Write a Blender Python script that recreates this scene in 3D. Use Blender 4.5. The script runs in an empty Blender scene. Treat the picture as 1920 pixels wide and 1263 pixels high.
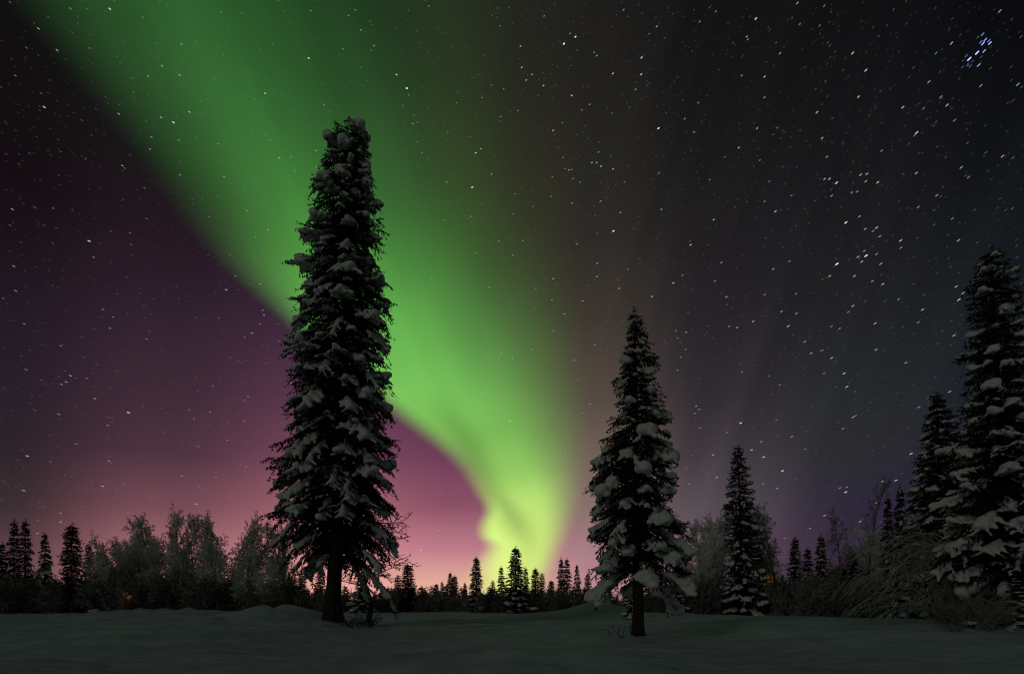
import bpy, bmesh, math, random
import numpy as np

scene = bpy.context.scene
COL = scene.collection
R = math.radians

# ------------------------------------------------------------------ camera
FPX = 1067.0                       # focal length in photo pixels (1920 wide), 20 mm lens
HOR = 1125.0                       # row of the horizon in the photo
CAMH = 1.2
cam_data = bpy.data.cameras.new("camera")
cam = bpy.data.objects.new("camera", cam_data)
COL.objects.link(cam)
cam.location = (0, 0, CAMH)
cam.rotation_euler = (R(90), 0, 0)
cam_data.lens = 20.0
cam_data.sensor_width = 36.0
cam_data.shift_y = (HOR - 631.5) / 1920.0
cam_data.clip_start = 0.05
cam_data.clip_end = 8000
scene.camera = cam

scene.view_settings.view_transform = 'Standard'
scene.view_settings.look = 'None'
scene.view_settings.exposure = 0.0
scene.view_settings.gamma = 1.0
scene.cycles.max_bounces = 4
scene.cycles.transparent_max_bounces = 16
scene.cycles.use_denoising = True
scene.cycles.denoising_prefilter = 'ACCURATE'
scene.cycles.filter_width = 1.2


def lin(c):
    c = c / 255.0
    return c / 12.92 if c <= 0.04045 else ((c + 0.055) / 1.055) ** 2.4


def srgb(*c):
    return tuple(lin(v) for v in c) + (1.0,)


def az_t(px, py):
    """photo pixel -> (azimuth, tangent of elevation) of a world direction"""
    az = math.atan((px - 960.0) / FPX)
    return az, (HOR - py) / FPX * math.cos(az)


# ------------------------------------------------------------------ world: night sky with the aurora
world = bpy.data.worlds.new("World")
scene.world = world
world.use_nodes = True
NT = world.node_tree
NT.nodes.clear()


def nd(kind, **kw):
    n = NT.nodes.new(kind)
    for k, v in kw.items():
        setattr(n, k, v)
    return n


def put(sock, v):
    if isinstance(v, bpy.types.NodeSocket):
        NT.links.new(v, sock)
    else:
        sock.default_value = v


def M(op, a, b=None, c=None):
    n = nd('ShaderNodeMath', operation=op)
    put(n.inputs[0], a)
    if b is not None:
        put(n.inputs[1], b)
    if c is not None:
        put(n.inputs[2], c)
    return n.outputs[0]


def smooth(x, a, b):
    n = nd('ShaderNodeMapRange', interpolation_type='SMOOTHSTEP')
    put(n.inputs[0], x); put(n.inputs[1], a); put(n.inputs[2], b)
    n.inputs[3].default_value = 0.0; n.inputs[4].default_value = 1.0
    return n.outputs[0]


def mixc(f, a, b):
    n = nd('ShaderNodeMix', data_type='RGBA')
    put(n.inputs[0], f); put(n.inputs[6], a); put(n.inputs[7], b)
    return n.outputs[2]


def ramp(x, stops):
    n = nd('ShaderNodeValToRGB')
    cr = n.color_ramp
    cr.interpolation = 'LINEAR'
    stops = sorted(stops)
    cr.elements[0].position = stops[0][0]; cr.elements[0].color = stops[0][1]
    cr.elements[1].position = stops[-1][0]; cr.elements[1].color = stops[-1][1]
    for p, c in stops[1:-1]:
        e = cr.elements.new(p); e.color = c
    put(n.inputs[0], x)
    return n.outputs[0]


def fcurve(x, pts, lo, hi):
    """float curve through pts (x in 0..1); values scaled from lo..hi"""
    n = nd('ShaderNodeFloatCurve')
    cu = n.mapping.curves[0]
    pts = sorted(pts)
    while len(cu.points) < len(pts):
        cu.points.new(0.5, 0.5)
    for q, (px, v) in zip(cu.points, pts):
        q.location = (px, (v - lo) / (hi - lo)); q.handle_type = 'AUTO'
    n.mapping.update()
    n.inputs[0].default_value = 1.0
    put(n.inputs[1], x)
    return M('MULTIPLY_ADD', n.outputs[0], hi - lo, lo)


tc = nd('ShaderNodeTexCoord')
sep = nd('ShaderNodeSeparateXYZ')
NT.links.new(tc.outputs['Generated'], sep.inputs[0])
X, Y, Z = sep.outputs
AZ = M('ARCTAN2', X, Y)
HYP = M('MAXIMUM', M('SQRT', M('ADD', M('MULTIPLY', X, X), M('MULTIPLY', Y, Y))), 0.02)
T = M('DIVIDE', Z, HYP)
TC = M('MAXIMUM', M('MINIMUM', M('DIVIDE', T, 1.2), 1.0), 0.0)       # ramp coordinate: tan(elevation)/1.2

# slow wobble of the curtain
nz = nd('ShaderNodeTexNoise', noise_dimensions='3D')
nz.inputs['Scale'].default_value = 3.2; nz.inputs['Detail'].default_value = 2.0
NT.links.new(tc.outputs['Generated'], nz.inputs['Vector'])
WOB = M('SUBTRACT', nz.outputs[0], 0.5)
# fine rays: noise in a direction space squeezed so that the streaks run up the sky
cmb = nd('ShaderNodeCombineXYZ')
put(cmb.inputs[0], M('ADD', M('MULTIPLY', AZ, 9.0), M('MULTIPLY', T, 3.4)))
put(cmb.inputs[1], M('MULTIPLY', T, 1.1))
nr = nd('ShaderNodeTexNoise', noise_dimensions='2D')
nr.inputs['Scale'].default_value = 1.0; nr.inputs['Detail'].default_value = 1.5
NT.links.new(cmb.outputs[0], nr.inputs['Vector'])
RAY = M('SUBTRACT', nr.outputs[0], 0.5)

cmb2 = nd('ShaderNodeCombineXYZ')
put(cmb2.inputs[0], M('ADD', M('MULTIPLY', AZ, 20.0), M('MULTIPLY', T, -7.0)))
put(cmb2.inputs[1], M('MULTIPLY', T, 1.3))
nr2 = nd('ShaderNodeTexNoise', noise_dimensions='2D')
nr2.inputs['Scale'].default_value = 1.0; nr2.inputs['Detail'].default_value = 2.0
NT.links.new(cmb2.outputs[0], nr2.inputs['Vector'])
RAY2 = M('SUBTRACT', nr2.outputs[0], 0.5)

YS = (0, 150, 300, 450, 600, 750, 850, 950, 1030, 1100)
COLS = [
    (0, [(16, 14, 17), (19, 14, 18), (20, 12, 18), (28, 18, 27), (36, 25, 42), (42, 31, 45), (46, 35, 45), (60, 46, 53), (92, 64, 72), (114, 79, 84)]),
    (300, [(20, 22, 20), (23, 24, 24), (25, 22, 26), (37, 23, 36), (50, 33, 50), (65, 42, 59), (78, 49, 68), (120, 73, 89), (163, 103, 112), (198, 132, 130)]),
    (650, [(30, 40, 28), (34, 38, 30), (38, 34, 36), (44, 28, 45), (60, 38, 62), (92, 53, 82), (122, 68, 96), (164, 95, 115), (205, 130, 137), (236, 166, 154)]),
    (860, [(38, 42, 29), (42, 44, 30), (50, 53, 33), (56, 58, 36), (60, 52, 52), (92, 50, 80), (110, 57, 92), (142, 78, 107), (195, 122, 137), (234, 176, 154)]),
    (1000, [(35, 35, 30), (38, 37, 29), (44, 43, 33), (52, 51, 37), (64, 60, 46), (86, 78, 60), (108, 90, 80), (138, 100, 106), (185, 125, 135), (215, 160, 148)]),
    (1120, [(30, 29, 28), (34, 32, 29), (39, 37, 33), (45, 42, 38), (62, 54, 47), (86, 74, 66), (112, 95, 84), (138, 111, 106), (168, 124, 132), (188, 134, 140)]),
    (1320, [(20, 20, 20), (23, 22, 22), (27, 26, 27), (33, 30, 33), (41, 36, 41), (52, 45, 52), (66, 57, 65), (86, 75, 84), (102, 79, 94), (98, 73, 88)]),
    (1600, [(16, 17, 18), (19, 20, 22), (24, 24, 27), (28, 28, 31), (33, 34, 37), (39, 42, 45), (43, 43, 49), (46, 39, 58), (54, 40, 60), (52, 39, 54)]),
    (1900, [(10, 11, 15), (14, 15, 20), (18, 20, 24), (22, 26, 30), (26, 31, 36), (28, 32, 41), (31, 28, 48), (35, 28, 50), (36, 29, 48), (34, 28, 45)]),
]
def mute(c, k):
    g = .3 * c[0] + .5 * c[1] + .2 * c[2]
    r_, g_, b_ = (g + (v - g) * k for v in c)
    if b_ > g_ and r_ > g_ and k < .9:
        b_ *= .96
        r_ *= 1.02
    return r_, g_, b_


bg = None
for i, (px, cols) in enumerate(COLS):
    stops = [(min(1.0, max(0.0, az_t(px, y)[1] / 1.2)), srgb(*mute(c, .86 if px < 1000 and y < 1000 else .93))) for y, c in zip(YS, cols)]
    r = ramp(TC, stops)
    a = az_t(px, 0)[0]
    if bg is None:
        bg = r
    else:
        bg = mixc(smooth(AZ, a_prev, a), bg, r)
    a_prev = a
# faint darker and lighter upright rays in the right half of the sky
rayf = M('MULTIPLY_ADD', M('MULTIPLY', RAY2, smooth(AZ, 0.08, 0.25)), 0.4, 1.0)
vs = nd('ShaderNodeVectorMath', operation='SCALE')
NT.links.new(bg, vs.inputs[0]); put(vs.inputs['Scale'], rayf)
bg = vs.outputs[0]

LE = [(0, 165, 430), (100, 232, 390), (200, 305, 330), (300, 372, 270), (400, 434, 230), (500, 478, 150), (560, 520, 104), (620, 574, 72),
      (700, 658, 58), (770, 746, 58), (830, 822, 56), (880, 878, 52), (920, 900, 38), (955, 914, 28), (985, 904, 28), (1003, 905, 30),
      (1024, 922, 38), (1045, 912, 48), (1065, 902, 58), (1110, 894, 75)]
RE = [(0, 715, 400), (150, 748, 365), (300, 788, 320), (450, 848, 275), (600, 928, 222), (700, 978, 166), (800, 1025, 110), (880, 1048, 74),
      (940, 1056, 52), (1000, 1046, 36), (1050, 1030, 28), (1080, 1018, 26), (1110, 1004, 28)]


def edge(tab, k):
    out = []
    for y, px, w in tab:
        a, t = az_t(px, y)
        dpx = FPX / math.cos(a) ** 2
        out.append((min(1, max(0, t / 1.2)), a if k == 0 else w / dpx))
    # drop points that do not advance in t
    out.sort()
    res = [out[0]]
    for p in out[1:]:
        if p[0] > res[-1][0] + 0.004:
            res.append(p)
    return res


azL = fcurve(TC, edge(LE, 0), -1.0, 0.4)
wL = fcurve(TC, edge(LE, 1), 0.0, 0.3)
azR = fcurve(TC, edge(RE, 0), -0.6, 0.4)
wR = fcurve(TC, edge(RE, 1), 0.0, 0.4)
AZW = M('ADD', AZ, M('MULTIPLY', WOB, 0.02))
mL = smooth(M('DIVIDE', M('SUBTRACT', AZW, azL), wL), -0.62, 0.85)
mR = M('SUBTRACT', 1.0, smooth(M('DIVIDE', M('SUBTRACT', AZW, azR), wR), -1.0, 0.85))
mask = M('MULTIPLY', mL, mR)
# inner structure of the curtain: bright near its lower-left hem, softer to the right, with slow folds
S = M('DIVIDE', M('SUBTRACT', AZW, azL), M('SUBTRACT', azR, azL))
fold = M('MULTIPLY_ADD', WOB, 1.0, M('MULTIPLY_ADD', S, -0.22, 1.06))
fold = M('MULTIPLY_ADD', RAY, 0.34, fold)
# a darker crease that leaves the hem high up and drifts into the middle of the curtain lower down
crc = fcurve(TC, [(min(1, max(0, az_t(px, y)[1] / 1.2)), v) for y, px, v in
                  ((700, 700, .30), (780, 780, .29), (830, 850, .23), (870, 890, .15), (910, 930, .13), (940, 950, .20), (975, 970, .40), (1010, 985, .55), (1060, 990, .62))], 0.0, 1.0)
crz = M('MULTIPLY', M('POWER', 2.718, M('MULTIPLY', M('POWER', M('DIVIDE', M('SUBTRACT', S, crc), 0.19), 2.0), -1.0)),
        M('MULTIPLY', smooth(T, 0.05, 0.15), M('SUBTRACT', 1.0, smooth(T, 0.26, 0.40))))
fold = M('SUBTRACT', fold, M('MULTIPLY', crz, 0.30))
AU = [(0, 640, (38, 79, 38)), (150, 640, (46, 93, 44)), (300, 640, (58, 114, 53)), (400, 660, (67, 131, 58)), (500, 700, (81, 150, 65)),
      (600, 760, (98, 171, 77)), (700, 820, (113, 187, 86)), (800, 880, (134, 204, 96)), (880, 940, (160, 219, 107)), (940, 970, (194, 236, 121)),
      (1000, 980, (214, 248, 130)), (1060, 975, (226, 248, 136)), (1110, 960, (232, 240, 142))]
aur = ramp(TC, [(min(1, max(0, az_t(px, y)[1] / 1.2)), srgb(*c)) for y, px, c in AU])
va = nd('ShaderNodeVectorMath', operation='SCALE')
NT.links.new(aur, va.inputs[0]); put(va.inputs['Scale'], fold)
sky = mixc(mask, bg, va.outputs[0])
# the half of the sky behind the camera: even dim green-grey airglow
back = ramp(TC, [(0.0, srgb(42, 44, 38)), (0.4, srgb(38, 41, 36)), (1.0, srgb(36, 42, 36))])
sky = mixc(smooth(M('ABSOLUTE', AZ), R(58), R(100)), sky, back)
bgn = nd('ShaderNodeBackground'); bgn.inputs[1].default_value = 1.0
NT.links.new(sky, bgn.inputs[0])
wo = nd('ShaderNodeOutputWorld')
NT.links.new(bgn.outputs[0], wo.inputs[0])

# ------------------------------------------------------------------ moonlight: weak, soft, from behind the camera
sun_data = bpy.data.lights.new("moon", 'SUN')
sun_data.energy = 0.10
sun_data.angle = R(12)
sun_data.color = (1.0, 0.98, 0.90)
sun = bpy.data.objects.new("moon", sun_data)
COL.objects.link(sun)
sun.rotation_euler = (R(68), 0, R(-38))

# ------------------------------------------------------------------ helpers


def material(name, color, rough=0.85, vary=0.0, vscale=3.0, bump=0.0, bscale=20.0, spec=0.2):
    m = bpy.data.materials.new(name)
    m.use_nodes = True
    nt = m.node_tree
    b = nt.nodes['Principled BSDF']
    b.inputs['Base Color'].default_value = tuple(color) + (1,)
    b.inputs['Roughness'].default_value = rough
    b.inputs['Specular IOR Level'].default_value = spec
    t = nt.nodes.new('ShaderNodeTexCoord')
    if vary:
        n = nt.nodes.new('ShaderNodeTexNoise'); n.inputs['Scale'].default_value = vscale; n.inputs['Detail'].default_value = 5
        nt.links.new(t.outputs['Object'], n.inputs['Vector'])
        cr = nt.nodes.new('ShaderNodeValToRGB')
        cr.color_ramp.elements[0].position = 0.3; cr.color_ramp.elements[1].position = 0.7
        cr.color_ramp.elements[0].color = tuple(c * (1 - vary) for c in color) + (1,)
        cr.color_ramp.elements[1].color = tuple(min(1, c * (1 + vary)) for c in color) + (1,)
        nt.links.new(n.outputs[0], cr.inputs[0]); nt.links.new(cr.outputs[0], b.inputs['Base Color'])
    if bump:
        n = nt.nodes.new('ShaderNodeTexNoise'); n.inputs['Scale'].default_value = bscale; n.inputs['Detail'].default_value = 8
        nt.links.new(t.outputs['Object'], n.inputs['Vector'])
        bp = nt.nodes.new('ShaderNodeBump'); bp.inputs['Strength'].default_value = 1.0; bp.inputs['Distance'].default_value = bump
        nt.links.new(n.outputs[0], bp.inputs['Height']); nt.links.new(bp.outputs[0], b.inputs['Normal'])
    return m


MAT = dict(
    snow=material('snow_load', (0.80, 0.82, 0.80), 0.9, 0.06, 2.0, 0.02, 9.0),
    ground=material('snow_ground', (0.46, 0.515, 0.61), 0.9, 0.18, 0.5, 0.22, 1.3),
    needle=material('spruce_needles', (0.020, 0.028, 0.020), 0.9, 0.4, 2.0, spec=0.05),
    bark=material('spruce_bark', (0.045, 0.036, 0.028), 0.95, 0.5, 7.0, 0.03, 14.0, spec=0.05),
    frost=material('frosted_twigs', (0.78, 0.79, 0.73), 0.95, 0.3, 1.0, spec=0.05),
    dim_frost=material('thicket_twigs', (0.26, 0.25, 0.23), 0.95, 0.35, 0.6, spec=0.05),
    rime=material('snow_covered_branches', (0.40, 0.41, 0.385), 0.95, 0.35, 1.2, spec=0.05),
    twig=material('bare_twigs', (0.060, 0.050, 0.042), 0.95, 0.3, 3.0, spec=0.05),
    wood=material('weathered_wood', (0.10, 0.085, 0.07), 0.9, 0.3, 6.0, spec=0.1),
    metal=material('dark_metal', (0.03, 0.03, 0.03), 0.5),
)


def stretch(m, sc):
    nt = m.node_tree
    t = next(n for n in nt.nodes if n.type == 'TEX_COORD')
    mp = nt.nodes.new('ShaderNodeMapping'); mp.inputs['Scale'].default_value = sc
    nt.links.new(t.outputs['Object'], mp.inputs[0])
    for n in nt.nodes:
        if n.type == 'TEX_NOISE':
            nt.links.new(mp.outputs[0], n.inputs['Vector'])


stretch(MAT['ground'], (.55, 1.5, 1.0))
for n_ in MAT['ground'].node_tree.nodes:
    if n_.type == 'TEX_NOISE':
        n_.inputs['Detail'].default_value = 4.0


def emit(name, color, strength):
    m = bpy.data.materials.new(name)
    m.use_nodes = True
    nt = m.node_tree
    nt.nodes.clear()
    e = nt.nodes.new('ShaderNodeEmission'); e.inputs[0].default_value = tuple(color) + (1,); e.inputs[1].default_value = strength
    o = nt.nodes.new('ShaderNodeOutputMaterial'); nt.links.new(e.outputs[0], o.inputs[0])
    return m


MAT['lamp'] = emit('lamp_glow', (1.0, 0.27, 0.03), 0.8)


def mesh_np(name, V, F, mat=None, smooth_=False):
    V = np.asarray(V, dtype=np.float32); F = np.asarray(F, dtype=np.int32)
    me = bpy.data.meshes.new(name)
    n, k = F.shape
    me.vertices.add(len(V)); me.vertices.foreach_set('co', V.ravel())
    me.loops.add(n * k); me.loops.foreach_set('vertex_index', F.ravel())
    me.polygons.add(n)
    me.polygons.foreach_set('loop_start', np.arange(0, n * k, k, dtype=np.int32))
    me.polygons.foreach_set('loop_total', np.full(n, k, dtype=np.int32))
    me.polygons.foreach_set('use_smooth', np.full(n, smooth_, dtype=bool))
    me.update(calc_edges=True)
    if mat:
        me.materials.append(mat)
    return me


def link(name, me, parent=None):
    o = bpy.data.objects.new(name, me)
    COL.objects.link(o)
    if parent:
        o.parent = parent
    return o


def thing(name, label, cat, loc=(0, 0, 0), rz=0.0, group=None, scale=(1, 1, 1)):
    o = bpy.data.objects.new(name, None)
    COL.objects.link(o)
    o.empty_display_size = 0.3
    o.location = loc; o.rotation_euler = (0, 0, rz); o.scale = scale
    o['label'] = label; o['category'] = cat
    if group:
        o['group'] = group
    return o


def unit(v):
    return v / np.maximum(np.linalg.norm(v, axis=-1, keepdims=True), 1e-9)


def kites(P, D, L, W, rng):
    """one four-cornered needle spray per row: from P along D"""
    n = len(P)
    D = unit(D)
    q = rng.normal(size=(n, 3))
    S = unit(np.cross(D, q))
    L = L[:, None]; W = W[:, None]
    mid = P + D * L * 0.45
    V = np.stack([P, mid + S * W, P + D * L, mid - S * W], axis=1).reshape(-1, 3)
    F = np.arange(4 * n).reshape(n, 4)
    return V, F


def prisms(P0, P1, R0, R1, sides=3):
    """tapered tubes, one per row"""
    n = len(P0)
    D = unit(P1 - P0)
    ref = np.where(np.abs(D[:, 2:3]) > 0.9, np.array([[1.0, 0, 0]]), np.array([[0, 0, 1.0]]))
    A = unit(np.cross(D, ref)); B = np.cross(D, A)
    Vs = []
    for P, Rr in ((P0, R0), (P1, R1)):
        for k in range(sides):
            a = 2 * math.pi * k / sides
            Vs.append(P + (A * math.cos(a) + B * math.sin(a)) * Rr[:, None])
    V = np.stack(Vs, axis=1).reshape(-1, 3)
    base = (np.arange(n) * 2 * sides)[:, None]
    F = []
    for k in range(sides):
        k2 = (k + 1) % sides
        F.append(np.concatenate([base + k, base + k2, base + sides + k2, base + sides + k], axis=1))
    return V, np.stack(F, axis=1).reshape(-1, 4)


_b = bmesh.new(); bmesh.ops.create_icosphere(_b, subdivisions=1, radius=1.0)
ICO_V = np.array([v.co[:] for v in _b.verts]); ICO_F = np.array([[v.index for v in f.verts] for f in _b.faces]); _b.free()


def blob_mesh(name, C, Rr, flat, voxel, mat, iters=3, rng=None):
    """snow: many lumps fused into one continuous skin"""
    C = np.asarray(C); Rr = np.asarray(Rr)
    n = len(C)
    sc = np.stack([Rr, Rr, Rr * flat], axis=1)
    V = (ICO_V[None] * sc[:, None, :] + C[:, None, :]).reshape(-1, 3)
    F = (ICO_F[None] + (np.arange(n) * len(ICO_V))[:, None, None]).reshape(-1, 3)
    me = mesh_np(name + '_raw', V, F)
    o = link(name + '_raw', me)
    rm = o.modifiers.new('r', 'REMESH'); rm.mode = 'VOXEL'; rm.voxel_size = voxel; rm.use_smooth_shade = True
    sm = o.modifiers.new('s', 'SMOOTH'); sm.factor = 0.5; sm.iterations = iters
    dg = bpy.context.evaluated_depsgraph_get()
    out = bpy.data.meshes.new_from_object(o.evaluated_get(dg))
    bpy.data.objects.remove(o); bpy.data.meshes.remove(me)
    out.name = name
    out.materials.clear(); out.materials.append(mat)
    out.polygons.foreach_set('use_smooth', np.ones(len(out.polygons), dtype=bool))
    return out


# ------------------------------------------------------------------ terrain
def _hash(ix, iy, seed):
    h = (ix.astype(np.int64) * 374761393 + iy.astype(np.int64) * 668265263 + seed * 1442695041) & 0xffffffff
    h = ((h ^ (h >> 13)) * 1274126177) & 0xffffffff
    return ((h ^ (h >> 16)) & 0xffff) / 65535.0


def vnoise(x, y, seed):
    ix = np.floor(x); iy = np.floor(y)
    fx = x - ix; fy = y - iy
    fx = fx * fx * (3 - 2 * fx); fy = fy * fy * (3 - 2 * fy)
    a = _hash(ix, iy, seed); b = _hash(ix + 1, iy, seed); c = _hash(ix, iy + 1, seed); d = _hash(ix + 1, iy + 1, seed)
    return (a + (b - a) * fx) * (1 - fy) + (c + (d - c) * fx) * fy - 0.5


def wx(px, D):
    return (px - 960.0) / FPX * D


MOUNDS = [  # centre x, y, half sizes, height
    (wx(1130, 46), 46, 2.6, 2.2, 0.80), (wx(1090, 47), 47, 2.4, 2.0, 0.22),
    (wx(540, 27), 27, 2.4, 2.6, 0.55), (wx(470, 27.5), 27.5, 2.6, 2.2, 0.42), (wx(390, 25), 25.0, 2.6, 2.2, 0.22),
    (wx(570, 23.5), 23.5, 1.1, 0.9, 0.22), (wx(625, 25.6), 25.6, 1.8, 1.6, 0.16), (wx(700, 24.5), 24.5, 1.6, 0.9, 0.10),
    (wx(300, 40), 40, 6.0, 2.5, 0.30), (wx(395, 44), 44, 3.0, 2.0, 0.28), (wx(230, 42), 42, 4.0, 1.6, 0.22),
    (wx(1200, 19.7), 19.7, 1.0, 0.8, 0.08), (wx(1860, 19), 19, 2.6, 1.6, 0.25),
    (wx(860, 30), 30, 5, 3, -0.05), (wx(1400, 30), 30, 6, 4, 0.05),
]


def gz(x, y):
    x = np.asarray(x, dtype=float); y = np.asarray(y, dtype=float)
    z = np.zeros_like(x)
    for cx, cy, sx, sy, h in MOUNDS:
        wob = 1 + 0.35 * vnoise(x * 0.9, y * 0.9, 5)
        z += h * np.exp(-(((x - cx) / sx) ** 2 + ((y - cy) / sy) ** 2) * wob)
    near = np.exp(-(np.hypot(x, y) / 70.0) ** 2)
    z += near * (0.38 * vnoise(x * 0.16, y * 0.16, 1) + 0.26 * vnoise(x * 0.5 + 7, y * 0.45, 2) + 0.115 * vnoise(x * 1.3, y * 1.2, 3)
                 + 0.055 * vnoise(x * 3.1, y * 2.6, 4))
    # lumpy ploughed snow on the left banks
    lump = np.exp(-(((x - wx(500, 27)) / 4.5) ** 2 + ((y - 26.5) / 3.5) ** 2)) + np.exp(-(((x - wx(330, 41)) / 8) ** 2 + ((y - 41) / 4) ** 2))
    z += lump * (0.22 * np.abs(vnoise(x * 1.1 + 3, y * 1.1, 6)) * 2 + 0.10 * vnoise(x * 2.4, y * 2.4, 8))
    # old tracks across the middle of the clearing
    tr = np.exp(-((y - (27 + 0.08 * x + 0.6 * np.sin(x * 0.3))) / 0.5) ** 2) + np.exp(-((y - (30 + 0.06 * x)) / 0.45) ** 2)
    z -= tr * near * (0.05 + 0.10 * np.abs(vnoise(x * 1.9, y * 1.9, 9)))
    return z - float(Z00)


Z00 = 0.0
Z00 = float(gz(0.0, 0.0))


def gzf(x, y):
    return float(gz(np.array(x), np.array(y)))


def make_ground():
    rr = np.concatenate([[0.4], np.geomspace(1.2, 140, 330), np.geomspace(150, 4500, 24)])
    aa = np.concatenate([np.arange(-58, 58, 0.19), np.arange(58, 302, 3.0)])
    aa = np.radians(aa)
    A, Rg = np.meshgrid(aa, rr)
    x = Rg * np.sin(A); y = Rg * np.cos(A)
    z = gz(x, y)
    V = np.stack([x, y, z], axis=-1).reshape(-1, 3)
    n, m = len(rr), len(aa)
    I = np.arange(n * m).reshape(n, m)
    J = np.roll(I, -1, axis=1)
    F = np.stack([I[:-1], I[1:], J[1:], J[:-1]], axis=-1).reshape(-1, 4)
    V = np.vstack([V, [[0, 0, z[0].mean()]]])
    c = len(V) - 1
    F0 = np.stack([np.full(m, c), I[0], J[0], J[0]], axis=-1)
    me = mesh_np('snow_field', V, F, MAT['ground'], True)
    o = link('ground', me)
    o['kind'] = 'structure'
    return o


make_ground()

# ------------------------------------------------------------------ spruces


def spruce_meshes(name, H, rfun, seed, dz, nb, z0, slope, droop, twig_step, blade, pad, snow_r, voxel,
                  trunk_r, lean=(0, 0), flat=0.8, finger=.6, small=.35, jit=0.3, flare=1.35, clump=.22, twig_len=.30, dens=.40, bare=0.0, lead=10, keep=.6, taper=.66):
    """pad: closest spacing (m) of the big snow pads; small: share of the other branches that hold a thin dusting"""
    rng = np.random.default_rng(seed); rnd = random.Random(seed)
    TS, TD, TL = [], [], []                  # twigs
    AX = []                                  # branch wood
    SC, SR, PADS = [], [], []
    ph = [rnd.random() * 6.283 for _ in range(6)]
    n_br = 0
    zs = []
    z = z0
    while z < H * 0.985:
        zf = z / H
        n_l = nb * (0.5 + 0.5 * (1 - zf))
        z += dz * (1 - .3 * zf) / n_l
        zs.append(z)
    a = rnd.random() * 6.283
    for z in zs:
        a += 2.39996 + rnd.uniform(-.35, .35)
        zf = z / H
        zz = z + rnd.uniform(-.3, .3) * dz
        rr = rfun(zz, a)
        if zz < bare and math.sin(a) < -.5:
            continue
        if rr <= 0.05:
            continue
        side = abs(math.cos(a)) ** 4
        cl = 1 - clump * (1 - keep * side) * (.5 + .5 * math.sin(zz * 2.1 / (dz * 3) + 2 * a + ph[0]) * math.sin(1.3 * zz / (dz * 3) - a + ph[1]))
        L = rr * cl * (1 - jit * (1 - keep * side) * rnd.random() ** 2)
        sl = slope(zf) + rnd.uniform(-.15, .15); dr = droop(zf) * rnd.uniform(.6, 1.4)
        ca, sa = math.cos(a), math.sin(a)
        ox, oy = lean[0] * zz, lean[1] * zz
        bend = rnd.uniform(-.18, .18)

        def pt(s):
            h = L * s * (1 - 0.10 * s * dr)
            b = bend * L * s * s
            return np.array([ox + ca * h - sa * b, oy + sa * h + ca * b, zz + L * (sl * s - dr * s * s + 0.14 * s ** 5)])
        pc = pt(.85)
        kk = rnd.uniform(.55, 1.45)
        big = all(np.dot(pc - q, pc - q) > (pad * .5 * (k_ + kk)) ** 2 for q, k_ in PADS)
        if big:
            dr *= 1.25
        ns = 5
        pts = [pt(j / ns) for j in range(ns + 1)]
        for j in range(ns):
            AX.append((pts[j], pts[j + 1], max(.006, trunk_r * .12 * (1 - j / ns))))
        nt = max(2, int(L / twig_step))
        sr = snow_r(zf) * rnd.uniform(.75, 1.25)
        s_on = rnd.uniform(.35, .6)
        light = (not big) and rnd.random() < small
        if big:
            PADS.append((pc, kk))
            sr *= kk ** .8
            s = s_on
            sr = min(sr, .15 + .45 * L)
            while s < 1.03:
                rad = sr * (0.5 + .3 * rnd.random()) * (.65 + .5 * (s - s_on) / (1.04 - s_on))
                for q in range(2):
                    SC.append(pt(s) + np.array([rnd.uniform(-.5, .5) * rad, rnd.uniform(-.5, .5) * rad, rad * rnd.uniform(.3, .75)])); SR.append(rad * rnd.uniform(.75, 1.1))
                s += rad * .7 / L
        elif light:
            for q in range(2):
                s = rnd.uniform(.4, 1.0); rad = sr * rnd.uniform(.28, .5)
                SC.append(pt(s) + np.array([0, 0, rad * .4])); SR.append(rad)
                SC.append(pt(min(1, s + rad / L)) + np.array([0, 0, rad * .35])); SR.append(rad * .8)
        for j in range(nt + 1):
            s = .14 + .86 * (j + rnd.uniform(0, .6)) / (nt + 1)
            p = pt(s); tg = unit(pt(min(1, s + .05)) - pt(s - .05))
            sd = np.array([-sa, ca, 0.0])
            for sgn in (-1, 1):
                l = (twig_len * L * (1 - taper * s) * (1.25 if big else 1) + blade * 1.4) * rnd.uniform(.65, 1.25)
                ang = R(rnd.uniform(38, 68))
                d = unit(tg * math.cos(ang) + sd * sgn * math.sin(ang) + np.array([0, 0, -rnd.uniform(.15, .5)]))
                TS.append(p); TD.append(d); TL.append(l)
                if big and s > s_on and rnd.random() < .8:
                    q = .1; fr = sr * finger * (1.15 - .4 * s) * rnd.uniform(.75, 1.2)
                    qe = rnd.uniform(.7, 1.0)
                    while q < qe:
                        rad = fr * (1 - .35 * q) * rnd.uniform(.85, 1.15)
                        SC.append(p + d * l * q + np.array([0, 0, rad * .42])); SR.append(rad)
                        q += max(.12, rad * .8 / l)
                elif light and s > .4 and rnd.random() < .35:
                    rad = sr * finger * rnd.uniform(.4, .7)
                    SC.append(p + d * l * .4 + np.array([0, 0, rad * .4])); SR.append(rad)
                    SC.append(p + d * (l * .4 + rad * .8) + np.array([0, 0, rad * .35])); SR.append(rad * .8)
        TS.append(pt(.92)); TD.append(unit(pt(1.0) - pt(.9))); TL.append(blade * 1.2 + .08 * L)
    # leader
    top = np.array([lean[0] * H, lean[1] * H, H])
    for j in range(lead):
        TS.append(top - np.array([0, 0, j * blade * .6])); q = rnd.random() * 6.28
        TD.append(unit(np.array([math.cos(q) * .5, math.sin(q) * .5, 1.0]))); TL.append(blade * 1.5)
    TS = np.array(TS); TD = np.array(TD); TL = np.array(TL)
    nper = np.maximum(2, (TL / (blade * dens)).astype(int))
    idx = np.repeat(np.arange(len(TS)), nper)
    u = rng.random(len(idx))
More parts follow.
